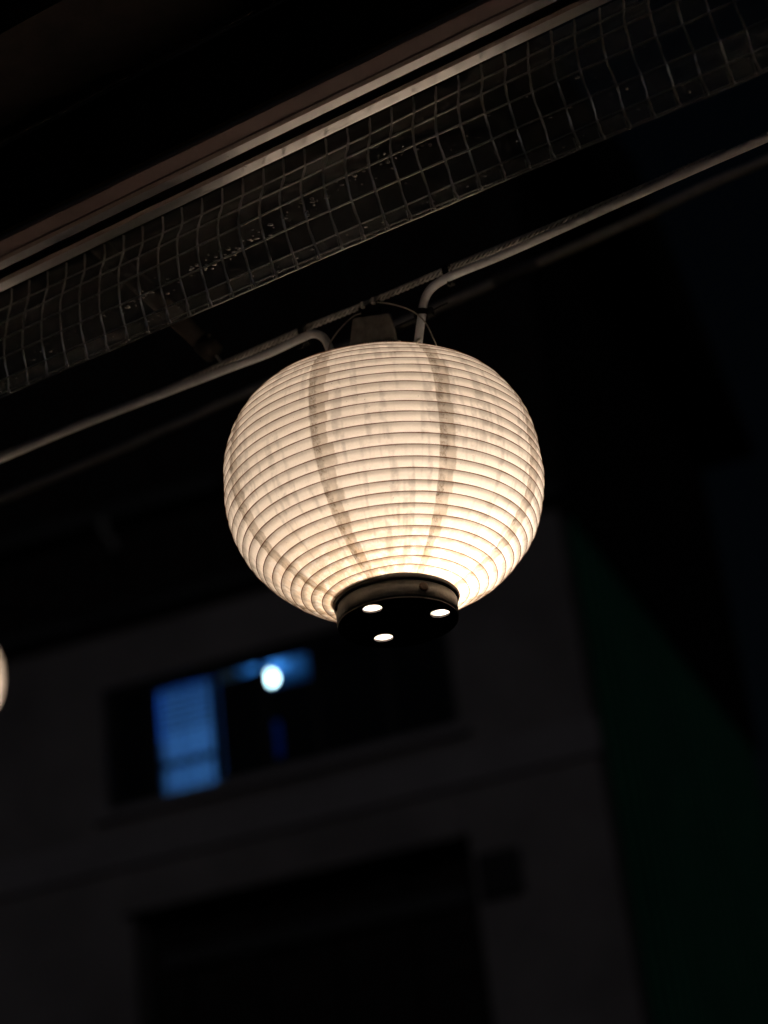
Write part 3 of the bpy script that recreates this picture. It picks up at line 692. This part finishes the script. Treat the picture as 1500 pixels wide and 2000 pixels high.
# ties
def tie(p, d, rx, rz, label, tail):
    t_ = thing('cable_tie', p, label, 'cable tie', 'black cable ties')
    d = d.normalized(); u = (Z - d * Z.dot(d)).normalized(); v = d.cross(u); k = 20
    prof = lambda r1: [(u * math.cos(2 * math.pi * j / k) * (rz + r1) + v * math.sin(2 * math.pi * j / k) * (rx + r1)) for j in range(k)]
    vs = []; 
    for h, r1 in ((-.004, 0), (-.004, .0016), (.004, .0016), (.004, 0)): vs += [p + c + d * h for c in prof(r1)]
    MB().add(vs, [(i * k + j, i * k + (j + 1) % k, ((i + 1) % 4) * k + (j + 1) % k, ((i + 1) % 4) * k + j) for i in range(4) for j in range(k)]).build('strap', BLACKP, t_)
    hd = p - u * (rz + .003) - v * .001
    o = MB().box((-.005, -.004, -.004), (.005, .004, .004), d, u, v); o.v = [x + hd for x in o.v]; o = o.build('head', BLACKP, t_); bevel(o, .001)
    tl = [hd + Vector((0, 0, 0))] + [hd + x for x in tail]
    MB().tube(smooth_path(tl, 6), .0012, 6).build('tail', BLACKP, t_, smooth=True)
dirc = cp(900, 525) - cp(860, 545)
tie((cp(876, 526) + cp(876, 541, -.012)) / 2, dirc, .0085, .0115, 'black cable tie holding the right cable against the steel rope', [N * -.004 + Z * -.006, N * -.01 + Z * -.004])
tie((cp(594, 643) + cp(594, 658, -.012)) / 2, dirc, .0085, .0115, 'black cable tie holding the left cable against the steel rope', [R * .006 + Z * -.006, R * .014 + Z * -.004])
tie(cp(824, 614, -.012), Z + R * -.1, .009, .009, 'black cable tie around the upright end of the right cable', [R * -.012 + Z * .002, R * -.026 + Z * .003])
# hanger block under the rope
hb = thing('hanger_block', cp(722, 645), 'dark grey tapered block on the lantern top below the steel rope', 'hanger')
m_ = MB(); q0 = [(682, 684), (778, 668), (763, 611), (689, 622)]
A3 = [cp(x, y, -.022) for x, y in q0]; B3 = [cp(x, y, .022) for x, y in q0]; m_.add(A3 + B3, [(0, 1, 2, 3), (7, 6, 5, 4), (0, 4, 5, 1), (1, 5, 6, 2), (2, 6, 7, 3), (3, 7, 4, 0)])
o = sub(m_.build('body', BLOCKM, hb)); bevel(o, .003)
for i in range(13):                                           # moulded ridges along the lower front edge
    f = .32 + .62 * i / 12; a = A3[0].lerp(A3[1], f); b = a + Z * .009
    MB().tube([a - N * .0007 + Z * .001, b - N * .0007], .0011, 6).build('ridge', BLOCKM, o, smooth=True)
m_ = MB(); q0 = [(697, 628), (746, 610), (742, 585), (700, 602)]
A3 = [cp(x, y, -.012) for x, y in q0]; B3 = [cp(x, y, .012) for x, y in q0]; m_.add(A3 + B3, [(0, 1, 2, 3), (7, 6, 5, 4), (0, 4, 5, 1), (1, 5, 6, 2), (2, 6, 7, 3), (3, 7, 4, 0)])
o = m_.build('rope_clip', BLACKP, hb); bevel(o, .002)
for f in (.25, .75):
    c = A3[3].lerp(A3[2], f); MB().tube([c - N * .003 - Z * .004, c - N * .003 + Z * .004], .0032, 6).build('clip_nut', STEEL, hb)
MB().tube([cp(690, 670, 0), cp(705, 690, 0)], .006, 8).build('stem', BLOCKM, hb, smooth=True)
m_ = MB(); a, b = cp(774, 642, -.004), cp(846, 610, -.004)
MB().tube([a, b], .0035, 8).build('spring_arm', SHUT, hb, smooth=True)
# unseen lanterns added along the rope on both sides to brighten the awning
for sgn, lb in ((1, 'to the left'), (-1, 'to the right')):
    tt = LC.dot(R) + .93 * sgn
    q_ = min(rp, key=lambda p: abs(p.dot(R) - tt)); mv = q_ - cp(716, 594) - R * (q_ - cp(716, 594)).dot(R) + R * .93 * sgn
    l3 = copy_tree(lan); l3.location = lan.location + mv; l3['label'] = 'glowing paper lantern added along the rope %s, outside the picture' % lb
    h3 = copy_tree(hb); h3.location = hb.location + mv; h3['label'] = 'grey hanger block of the added lantern along the rope %s' % lb
# thin suspension wires
tag(MB().tube(smooth_path([cp(705, 612, -.02), cp(690, 618, -.022), cp(668, 638, -.022), cp(648, 664, -.024), cp(640, 690, -.026)]), .0009, 6).build('hanger_wire', THINW, smooth=True), 'thin steel wire from the rope clip down to the lantern top left', 'wire', 'thin hanger wires')
tag(MB().tube(smooth_path([cp(737, 590, -.02), cp(765, 594, -.022), cp(800, 605, -.024), cp(826, 624, -.026), cp(842, 650, -.026), cp(856, 684, -.026)]), .0009, 6).build('hanger_wire', THINW, smooth=True), 'thin steel wire from the rope clip over the right cable', 'wire', 'thin hanger wires')

# ------------------------------------------------------------------ bracket pipe behind the vinyl
pe = cp(422, 694, .0); ps = on_n(150, 440, NL - .12)
pb = thing('bracket_pipe', pe, 'dim painted pipe bracket reaching from behind the vinyl to the rope', 'bracket')
MB().tube([ps, pe], .0135, 16).build('pipe', PIPEM, pb, smooth=True)
dd = (pe - ps).normalized()
MB().tube([pe - dd * .028, pe - dd * .002], .0155, 16).build('end_collar', PIPEM, pb, smooth=True)
uu = dd.cross(Z).normalized()
MB().tube([pe - dd * .015 + uu * .012 + Z * .008, pe - dd * .015 + uu * .020 + Z * .012], .0028, 8).build('clamp_screw', PIPEM, pb, smooth=True)
MB().tube(smooth_path([pe, pe + dd * .02 - Z * .008, cp(436, 724)]), .0022, 6).build('hook', STEEL, pb, smooth=True)
